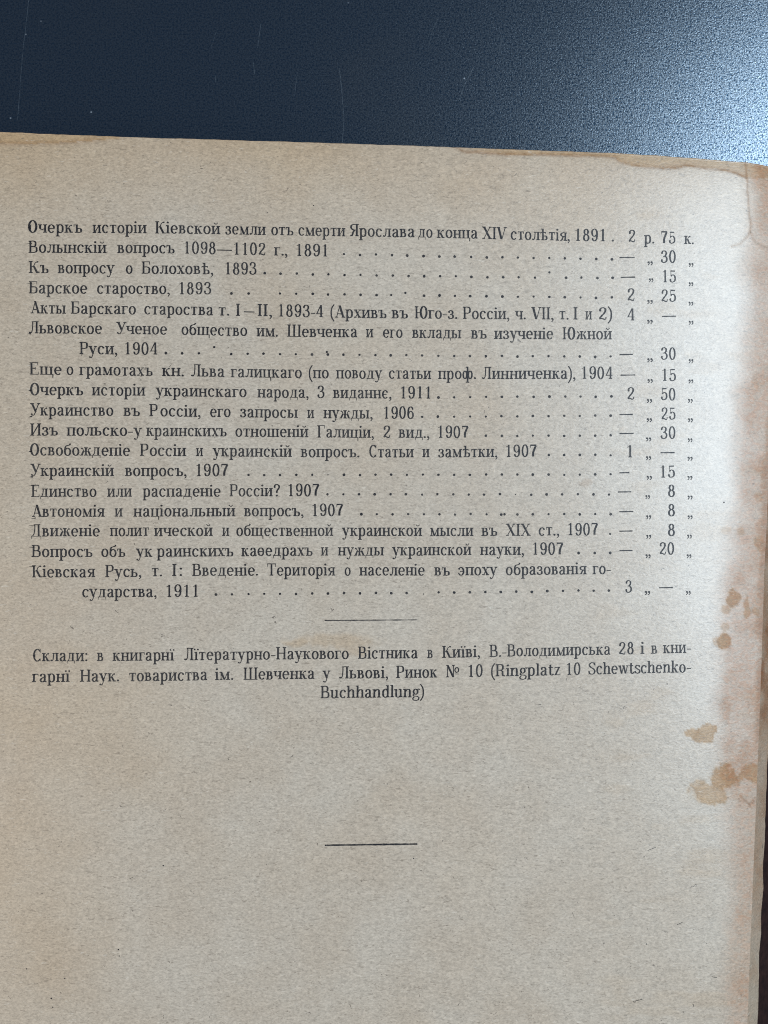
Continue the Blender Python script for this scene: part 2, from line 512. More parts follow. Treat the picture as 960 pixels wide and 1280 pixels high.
def B(x, y, r): poly([(x + r * math.cos(t), y + r * math.sin(t)) for t in np.linspace(0, 2 * math.pi, 11)[:-1]])
def arc(cx, cy, rx, ry, a0, a1, s=S):
    a, b = rx - s / 2, ry - HL / 2
    C([(cx + a * math.cos(t), cy + b * math.sin(t)) for t in np.radians(np.linspace(a0, a1, 10))], s=s, k=3)
def flag(x, y, dy, w=7): poly([(x - w / 2, y), (x + w / 2, y), (x + w / 2 - 1, y + dy), (x - w / 2 + 1, y + dy)][::1 if dy > 0 else -1])
def bowl(x, y0, y1, r):
    m = (y0 + y1) / 2; a, b = y1 - HL / 2, y0 + HL / 2
    C([(x, a), (x + (r - x) * .45, a), (r - S / 2 - 4, m + (a - m) * .72), (r - S / 2, m), (r - S / 2 - 4, m + (b - m) * .72), (x + (r - x) * .45, b), (x, b)], k=4)
def tail_leg(x0, y0, x1): D(x0, y0, x1, 0, 21); serif(x1, 0, 1, 0, 17)
def breve(x, y=120):
    C([(x - 15, y + 14), (x - 9, y + 4), (x, y + 1), (x + 9, y + 4), (x + 15, y + 14)], s=7, h=11); B(x - 15, y + 13, 6); B(x + 15, y + 13, 6)

def g_o(): O(42, 49, 37, 52); return 84
def g_s(): arc(42, 49, 37, 52, 48, 318); B(62, 78, 10.5); return 78
def g_e(): arc(42, 49, 37, 52, 2, 318); R(14, 46, 72, 57); return 82
def g_a():
    C([(18, 78), (24, 93), (40, 97), (55, 88), (58, 66), (58, 18), (64, 5), (76, 8)]); B(20, 77, 10)
    C([(58, 58), (34, 50), (17, 30), (22, 8), (38, 3), (58, 20)]); return 82
def g_be():
    O(42, 46, 37, 49); C([(15, 46), (15, 80), (24, 112), (44, 122), (62, 128), (70, 146)], s=17, h=11); return 84
def g_ve(): V(21, 0, 100, -1, -1); bowl(26, 49, 100, 64); bowl(26, 0, 56, 72); return 80
def g_ge(): V(21, 0, 100, 0, -1); R(21, 89, 64, 100); flag(62, 100, -30); return 70
def g_de():
    V(66, 0, 100, None, None); R(24, 89, 84, 100); R(4, 0, 90, 8.5); flag(8, 4, -32); flag(86, 4, -32)
    C([(34, 96), (33, 62), (27, 28), (16, 4)], s=10); return 94
def g_zhe():
    V(60, 0, 100)
    for m in (-1, 1):
        C([(60 + m * 4, 50), (60 + m * 22, 56), (60 + m * 30, 78), (60 + m * 42, 95)], s=9, h=9); B(60 + m * 42, 88, 9)
        D(60 + m * 24, 56, 60 + m * 45, 0, 20); R(60 + m * 45 - 17, 0, 60 + m * 45 + 14, 8.5)
    return 120
def g_ze():
    C([(14, 80), (22, 95), (38, 97), (53, 86), (53, 66), (40, 53), (26, 52)]); C([(26, 53), (46, 50), (58, 34), (56, 14), (38, 3), (20, 5), (10, 20)])
    B(16, 79, 10); B(13, 21, 10); return 74
def g_i(): V(21, 0, 100); V(72, 0, 100); D(27, 12, 66, 88, 11); return 93
def g_ij(): g_i(); breve(46); return 93
def g_ii(): V(22, 0, 100, 0, -1); B(22, 131, 12.5); return 44
def g_yi(): V(24, 0, 100, 0, -1); B(7, 129, 10); B(41, 129, 10); return 48
def arm(x0, y0, x1, y1):
    C([(x0, y0), (x0 + (x1 - x0) * .4, y0 + (y1 - y0) * .25), (x0 + (x1 - x0) * .6, y0 + (y1 - y0) * .7), (x1, y1)], s=9, h=9); B(x1 - 1, y1 - 5, 10)
def g_ka(): V(21, 0, 100); arm(26, 49, 68, 95); D(42, 58, 66, 0, 21); serif(68, 0, 1, 0, 16); return 88
def g_el():
    V(70, 0, 100, 0, 1); R(24, 89, 84, 100)
    C([(36, 96), (35, 58), (31, 24), (22, 6), (10, 6)], s=11); B(12, 11, 10); return 92
def g_em():
    V(20, 0, 100, 0, -1, 9); D(20, 100, 54, 2, 21); D(54, 2, 88, 100, 9); V(90, 0, 100, 0, 1); return 112
def g_en(): V(21, 0, 100); V(72, 0, 100); R(21, 44, 72, 56); return 93
def g_pe(): V(21, 0, 100, 0, -1); V(72, 0, 100, 0, 1); R(21, 89, 72, 100); return 93
def g_er(): V(21, -45, 100, 0, -1); C([(22, 76), (34, 94), (50, 97), (66, 80), (69, 49), (66, 18), (50, 2), (34, 5), (22, 20)]); return 86
def g_te(): V(40, 0, 100, 0, None); R(7, 89, 73, 100); flag(10, 100, -30); flag(70, 100, -30); return 80
def g_u():
    D(17, 100, 47, 6, 21); C([(70, 97), (58, 58), (46, 10), (36, -28), (24, -40), (12, -36)], s=9); B(13, -33, 9.5)
    serif(17, 100, -1, 0, 18); serif(70, 100, -1, 0, 15, 9); return 86
def g_ef(): V(62, -45, 147, 0, -1); O(34, 49, 29, 51, 18); O(90, 49, 29, 51, 18); return 124
def g_ha(): D(18, 100, 62, 0, 21); D(64, 100, 17, 0, 9); serif(18, 100, -1, 0, 17); serif(62, 0, 1, 0, 17); serif(64, 100, -1, 0, 14, 9); serif(17, 0, 1, 0, 14, 9); return 80
def g_tse(): V(21, 0, 100, None, 0); V(70, 0, 100, None, 0); R(4, 0, 90, 8.5); flag(87, 4, -40, 11); return 94
def g_che(): V(68, 0, 100); V(19, 60, 100, None, 0); C([(19, 62), (23, 46), (40, 40), (68, 48)]); return 88
def g_sha(): V(21, 0, 100, None, 0); V(67, 0, 100, None, 0); V(113, 0, 100, None, 0); R(4, 0, 130, 8.5); return 134
def g_scha(): V(21, 0, 100, None, 0); V(67, 0, 100, None, 0); V(113, 0, 100, None, 0); R(4, 0, 134, 8.5); flag(131, 4, -40, 11); return 138
def g_soft(): V(21, 0, 100, -1, 0); bowl(26, 0, 57, 74); return 80
def g_hard(): V(33, 0, 100, -1, None); R(2, 90, 40, 100); flag(5.5, 100, -30, 9); bowl(38, 0, 57, 85); return 90
def g_yer(): V(21, 0, 100, -1, 0); bowl(26, 0, 57, 68); V(94, 0, 100); return 116
def g_yat(): V(34, 0, 140, -1, -1); R(6, 89, 66, 100); flag(8, 100, -22); flag(64, 100, -22); bowl(38, 0, 57, 86); return 92
def g_eh(): arc(36, 49, 37, 52, 132, -138); B(16, 78, 10); B(14, 22, 8); R(26, 45, 66, 55); return 80
def g_ye(): arc(42, 49, 37, 52, 48, 318); B(62, 78, 10); R(16, 45, 56, 55); return 78
def g_yu(): V(21, 0, 100); R(21, 44, 52, 56); O(82, 49, 34, 52); return 122
def g_ya():
    V(66, 0, 100, 0, 1); C([(66, 95.5), (38, 95), (20, 84), (20, 64), (38, 53), (66, 53)]); C([(48, 52), (36, 34), (26, 8), (8, 5)], s=17); return 86
def g_fita(): O(42, 49, 37, 52); R(12, 44, 72, 56); return 84

def k_A(): D(52, 147, 18, 0, 9); D(50, 147, 90, 0, 23); R(30, 41, 76, 52); serif(18, 0, 1, 0, 17, 9); serif(90, 0, 1, 0, 20); return 108
def k_Be(): V(24, 0, 147, -1, -1); R(24, 138, 86, 147); flag(84, 147, -38); bowl(30, 0, 86, 92); return 100
def k_B(): V(24, 0, 147, -1, -1); bowl(30, 72, 147, 86); bowl(30, 0, 80, 96); return 104
def k_G(): V(24, 0, 147, 0, -1); R(24, 138, 86, 147); flag(84, 147, -40); return 94
def k_D():
    V(80, 0, 147, None, None); R(30, 136, 98, 147); R(4, 0, 106, 8.5); flag(8, 4, -36); flag(102, 4, -36)
    C([(42, 142), (41, 90), (34, 40), (18, 4)], s=10); return 112
def k_E(): V(24, 0, 147, -1, -1); R(24, 136, 86, 147); R(24, 0, 90, 8.5); R(24, 69, 60, 80); flag(84, 147, -36); flag(88, 0, 38); flag(60, 60, 30); return 98
def k_I(): V(24, 0, 147); V(92, 0, 147); D(30, 14, 86, 133, 12); return 116
def k_K(): V(24, 0, 147); arm(30, 72, 90, 140); D(52, 86, 88, 0, 23); serif(92, 0, 1, 0, 18); return 110
def k_L():
    V(84, 0, 147, 0, 1); R(32, 136, 98, 147); C([(44, 142), (43, 90), (38, 34), (26, 7), (12, 6)], s=11); B(13, 12, 10); return 108
def k_N(): V(24, 0, 147); V(92, 0, 147); R(24, 68, 92, 80); return 116
def k_O(): O(52, 73, 46, 77, 22); return 104
def k_P(): V(24, 0, 147, 0, -1); bowl(30, 64, 147, 90); return 96
def k_S(): arc(52, 73, 46, 77, 40, 320); flag(82, 147, -44, 8); flag(83, 0, 34, 6); return 98
def k_T(): V(54, 0, 147, 0, None); R(8, 136, 100, 147); flag(11, 147, -42); flag(97, 147, -42); return 108
def k_U():
    D(22, 147, 60, 44, 23); C([(92, 144), (74, 92), (56, 36), (42, 6), (26, 4), (16, 14)], s=10); B(18, 14, 10)
    serif(22, 147, -1, 0, 20); serif(92, 147, -1, 0, 16, 9); return 104
def k_Sh(): V(24, 0, 147, None, 0); V(78, 0, 147, None, 0); V(132, 0, 147, None, 0); R(5, 0, 151, 8.5); return 156
def k_Yu(): V(24, 0, 147); R(24, 70, 60, 78.5); O(100, 73, 42, 77, 22); return 148
def k_Ya():
    V(82, 0, 147, 0, 1); C([(82, 142), (46, 141), (24, 126), (24, 96), (46, 76), (82, 76)]); C([(58, 76), (44, 50), (32, 10), (10, 5)], s=18); return 104
def k_One(): V(24, 0, 147); return 48
def k_V(): D(18, 147, 52, 0, 23); D(90, 147, 56, 0, 9); serif(18, 147, -1, 0, 19); serif(90, 147, -1, 0, 16, 9); return 106
def k_X(): D(22, 147, 86, 0, 23); D(88, 147, 18, 0, 9); serif(22, 147, -1, 0, 19); serif(86, 0, 1, 0, 19); serif(88, 147, -1, 0, 15, 9); serif(18, 0, 1, 0, 15, 9); return 106
def k_R(): V(24, 0, 147); bowl(30, 68, 147, 88); C([(56, 70), (74, 56), (76, 18), (86, 4), (100, 8)]); return 106
def k_Sl():
    C([(80, 112), (70, 136), (48, 143), (24, 130), (20, 106), (40, 84), (66, 66), (80, 42), (72, 14), (48, 4), (24, 12), (14, 40)]); flag(82, 147, -44, 7); flag(14, 0, 44, 7); return 94

def l_b(): V(21, 0, 147, None, -1); C([(22, 76), (34, 94), (50, 97), (66, 80), (69, 49), (66, 18), (50, 2), (34, 5), (22, 20)]); return 86
def l_d(): V(66, 0, 147, 1, -1); C([(66, 76), (54, 94), (38, 97), (21, 80), (18, 49), (21, 18), (38, 2), (54, 5), (66, 20)]); return 90
def l_c(): return g_s()
def l_g():
    O(38, 64, 30, 36, 18); C([(20, 34), (12, 22), (24, 12), (52, 8), (70, -6), (66, -30), (40, -42), (14, -34), (10, -16), (24, 4)], s=14, h=10)
    C([(58, 86), (66, 97), (76, 96)], s=9, h=9); B(76, 92, 8); return 82
def arch(x0, x1): C([(x0, 70), (x0 + 12, 90), (x0 + 30, 97), (x1 - 4, 90), (x1, 66), (x1, 30)])
def l_h(): V(21, 0, 147, 0, -1); arch(24, 70); V(70, 0, 62, 0, None); return 92
def l_k(): V(21, 0, 147, 0, -1); arm(26, 44, 70, 95); D(42, 54, 68, 0, 21); serif(70, 0, 1, 0, 17); serif(66, 100, -1, 0, 14, 9); return 90
def l_l(): V(22, 0, 147, 0, -1); return 44
def l_n(): V(21, 0, 100, 0, -1); arch(24, 70); V(70, 0, 62, 0, None); return 92
def l_r(): V(21, 0, 100, 0, -1); C([(24, 62), (34, 86), (48, 97), (60, 92)], s=14); B(58, 86, 11); return 68
def l_t(): C([(26, 128), (25, 100), (25, 24), (32, 5), (46, 4), (56, 18)]); R(6, 89, 50, 100); return 58
def l_u(): V(20, 30, 100, None, -1); C([(20, 40), (20, 16), (32, 3), (52, 6), (66, 26)]); V(66, 0, 100, 1, -1); return 90
def l_w():
    D(18, 100, 38, 0, 19); D(62, 100, 40, 0, 9); D(60, 100, 82, 0, 19); D(104, 100, 84, 0, 9)
    serif(18, 100, -1, 0, 17); serif(60, 100, -1, 0, 17); serif(104, 100, -1, 0, 14, 9); return 120
def l_z(): R(12, 89, 66, 100); R(8, 0, 68, 8.5); D(20, 6, 56, 94, 18); flag(13, 100, -28); flag(66, 0, 30); return 76

def d_0(): O(46, 73, 38, 77); return 92
def d_1(): V(48, 0, 147, 0, None); C([(46, 142), (36, 130), (20, 124)], s=8, h=8); return 92
def d_2():
    C([(20, 108), (24, 130), (44, 143), (66, 134), (71, 108), (58, 76), (34, 44), (15, 12)]); B(22, 107, 11)
    C([(14, 10), (34, 15), (56, 6), (72, 8), (78, 34)], s=9, h=15); return 92
def d_3():
    C([(18, 118), (28, 138), (46, 143), (66, 130), (66, 102), (52, 82), (34, 78)]); C([(34, 79), (58, 76), (74, 56), (72, 22), (50, 4), (26, 8), (14, 32)])
    B(20, 116, 11); B(18, 33, 11.5); return 92
def d_4(): V(62, 0, 147, 0, None); D(58, 145, 15, 44, 13); R(8, 38, 84, 47); return 92
def d_5():
    R(22, 128, 72, 143); flag(24, 143, -72); C([(24, 72), (40, 88), (62, 84), (74, 56), (70, 20), (48, 4), (26, 8), (15, 30)]); B(19, 31, 11); return 92
def d_6(): C([(70, 120), (58, 140), (40, 141), (24, 120), (18, 76), (20, 30), (34, 6), (54, 4), (70, 22), (73, 48), (66, 76), (48, 88), (28, 76), (19, 50)]); B(68, 118, 10); return 92
def d_7(): R(14, 130, 80, 147); flag(15, 147, -40); C([(76, 134), (60, 96), (46, 54), (44, 4)], s=24); return 92
def d_8(): O(46, 110, 30, 37, 19); O(46, 40, 36, 44, 20); return 92
def d_9(): C([(22, 26), (34, 6), (52, 6), (68, 26), (74, 70), (72, 116), (58, 141), (38, 143), (22, 124), (19, 98), (26, 70), (44, 58), (64, 70), (73, 96)]); B(24, 28, 10); return 92

def comma(x, y): B(x, y, 12); C([(x + 7, y - 2), (x + 7, y - 18), (x - 7, y - 36)], s=11, h=10)
def p_dot(): B(18, 10, 12); return 36
def p_com(): comma(18, 9); return 36
def p_col(): B(20, 10, 12); B(20, 86, 12); return 40
def p_hy(): R(4, 40, 52, 51); return 56
def p_en(): R(2, 44, 128, 56); return 130
def p_em(): R(2, 44, 168, 57); return 170
def p_lp(): C([(44, 156), (20, 110), (14, 54), (20, 0), (44, -46)], s=15, h=6); return 48
def p_rp(): C([(4, 156), (28, 110), (34, 54), (28, 0), (4, -46)], s=15, h=6); return 48
def p_q():
    C([(16, 112), (24, 138), (44, 143), (64, 130), (66, 104), (50, 78), (42, 58), (42, 40)]); B(19, 112, 11); B(42, 10, 12); return 80
def p_num():
    V(22, 0, 147, 0, -1, 10); D(22, 147, 84, 0, 22); V(84, 0, 147, None, 0, 10); O(120, 86, 26, 34, 13); R(100, 34, 142, 42); return 150
def p_lq(): comma(14, 12); comma(46, 12); return 62

GL = dict(zip('абвгдежзийіїклмнопрстуфхцчшщъыьѣэєюяѳ',
    [g_a, g_be, g_ve, g_ge, g_de, g_e, g_zhe, g_ze, g_i, g_ij, g_ii, g_yi, g_ka, g_el, g_em, g_en, g_o, g_pe, g_er, g_s, g_te, g_u,
     g_ef, g_ha, g_tse, g_che, g_sha, g_scha, g_hard, g_yer, g_soft, g_yat, g_eh, g_ye, g_yu, g_ya, g_fita]))
GL.update(zip('АБВГДЕИКЛНОРСТУШЮЯIVXBRS', [k_A, k_Be, k_B, k_G, k_D, k_E, k_I, k_K, k_L, k_N, k_O, k_P, k_S, k_T, k_U, k_Sh, k_Yu, k_Ya,
     k_One, k_V, k_X, k_B, k_R, k_Sl]))
GL.update(zip('abcdeghiklnoprtuwzs', [g_a, l_b, l_c, l_d, g_e, l_g, l_h, g_ii, l_k, l_l, l_n, g_o, g_er, l_r, l_t, l_u, l_w, l_z, None]))
def l_s():
    C([(62, 76), (54, 94), (36, 97), (20, 86), (20, 70), (40, 54), (58, 42), (64, 24), (54, 6), (34, 3), (18, 12), (10, 30)]); flag(64, 100, -30, 6); flag(10, 0, 30, 6); return 72
GL['s'] = l_s
GL.update(zip('0123456789', [d_0, d_1, d_2, d_3, d_4, d_5, d_6, d_7, d_8, d_9]))
GL.update(zip('.,:-–—()?№„', [p_dot, p_com, p_col, p_hy, p_en, p_em, p_lp, p_rp, p_q, p_num, p_lq]))

_cache = {}
def glyph(ch):
    """outline of one letter with its strokes merged: (points, triangles, advance)"""
    if ch not in _cache:
        _P.clear()
        adv = GL[ch]()
        vs, es, polys = [], [], []
        for p in _P:
            a = sum(p[i][0] * p[(i + 1) % len(p)][1] - p[(i + 1) % len(p)][0] * p[i][1] for i in range(len(p)))
            if abs(a) < 0.5: continue
            b = len(vs)
            vs += [Vector(q) for q in p]; es += [(b + i, b + (i + 1) % len(p)) for i in range(len(p))]
            polys.append(np.array(p, float))
        ov, oe, of, _, _, _ = delaunay_2d_cdt(vs, es, [], 0, 0.02)
        def inside(x, y):
            for p in polys:
                q = np.roll(p, -1, 0)
                c = (p[:, 1] > y) != (q[:, 1] > y)
                if not c.any(): continue
                xc = p[c, 0] + (y - p[c, 1]) / (q[c, 1] - p[c, 1]) * (q[c, 0] - p[c, 0])
                if (xc > x).sum() % 2: return True
            return False
        tris = [f for f in of if inside(sum(ov[i].x for i in f) / 3, sum(ov[i].y for i in f) / 3)]
        arr = np.array([(v.x, v.y) for v in ov])
        used = sorted({i for t in tris for i in t})
        ink = arr[used]
        _cache[ch] = (arr, tris, adv, ink[:, 0].min(), ink[:, 0].max())
    return _cache[ch]

LIFT = 0.000012
class Ink:
    def __init__(self): self.pts = []; self.faces = []
    def add(self, P, tris):
        b = sum(len(p) for p in self.pts)
        self.pts.append(P); self.faces += [tuple(i + b for i in t) for t in tris]
    def word(self, text, x0, x1, y0, y1=None, unit=0.104, fixed=False):
        """set a word with its ink from x0 to x1 and its baseline from y0 to y1"""
        y1 = y0 if y1 is None else y1
        gs = [glyph(c) for c in text]
        nat = sum(g[2] for g in gs) - gs[0][3] - (gs[-1][2] - gs[-1][4])
        want = (x1 - x0) / unit
        n = len(gs)
        sx = min(max((want / nat - 1) * 1.0 + 1, 0.86), 1.34)
        track = (want - nat * sx) / max(n - 1, 1)
        if n == 1: sx = min(max(want / nat, 0.8), 1.25)
        pen = -gs[0][3] * sx
        for g in gs:
            arr, tris, adv = g[:3]
            a = random.gauss(0, 0.006)
            u = arr[:, 0] * sx; v = arr[:, 1] * (1 + random.gauss(0, 0.006))
            X = x0 + (pen + u - a * v + random.gauss(0, 0.6)) * unit
            dy = random.gauss(0, 0.10)
            t = (X - x0) / max(x1 - x0, 1)
            Y = y0 + (y1 - y0) * t - v * unit + dy
            # uneven inking wobbles the outline a little
            X = X + 0.10 * np.sin(Y * 2.1 + x0); Y = Y + 0.10 * np.sin(X * 1.9 + y0)
            self.add(np.stack([X, Y], -1), tris)
            pen += adv * sx + track
    def dot(self, x, y, r):
        k = 9; ph = random.random() * 6
        P = np.array([(x + r * (1 + random.gauss(0, .07)) * math.cos(ph + t), y + r * (1 + random.gauss(0, .07)) * math.sin(ph + t))
                      for t in np.linspace(0, 2 * math.pi, k + 1)[:-1]])
        self.add(P, [tuple(range(k))[::-1]])
    def bar(self, x0, y0, x1, y1, w, w1=None):
        n = max(6, int(abs(x1 - x0) / 5)); w1 = w1 or w
        t = np.linspace(0, 1, n)
        X = x0 + (x1 - x0) * t; Y = y0 + (y1 - y0) * t
        ww = (w + (w1 - w) * t) / 2 * (1 + 0.14 * np.array([random.gauss(0, 1) for _ in range(n)]))
        P = np.vstack([np.stack([X, Y - ww], -1), np.stack([X, Y + ww], -1)])
        self.add(P, [(n + i, n + i + 1, i + 1, i) for i in range(n - 1)])
    def blob(self, pts): self.add(np.array(pts, float), [tuple(range(len(pts)))])
    def build(self, name):
        P = np.vstack(self.pts)
        Q = page_point(P[:, 0], P[:, 1], LIFT)
        fs = []
        for f in self.faces:                       # all faces look up
            a = sum(Q[f[i]][0] * Q[f[(i + 1) % len(f)]][1] - Q[f[(i + 1) % len(f)]][0] * Q[f[i]][1] for i in range(len(f)))
            fs.append(f if a > 0 else f[::-1])
        return link_mesh(name, Q, fs, M_ink, cover)

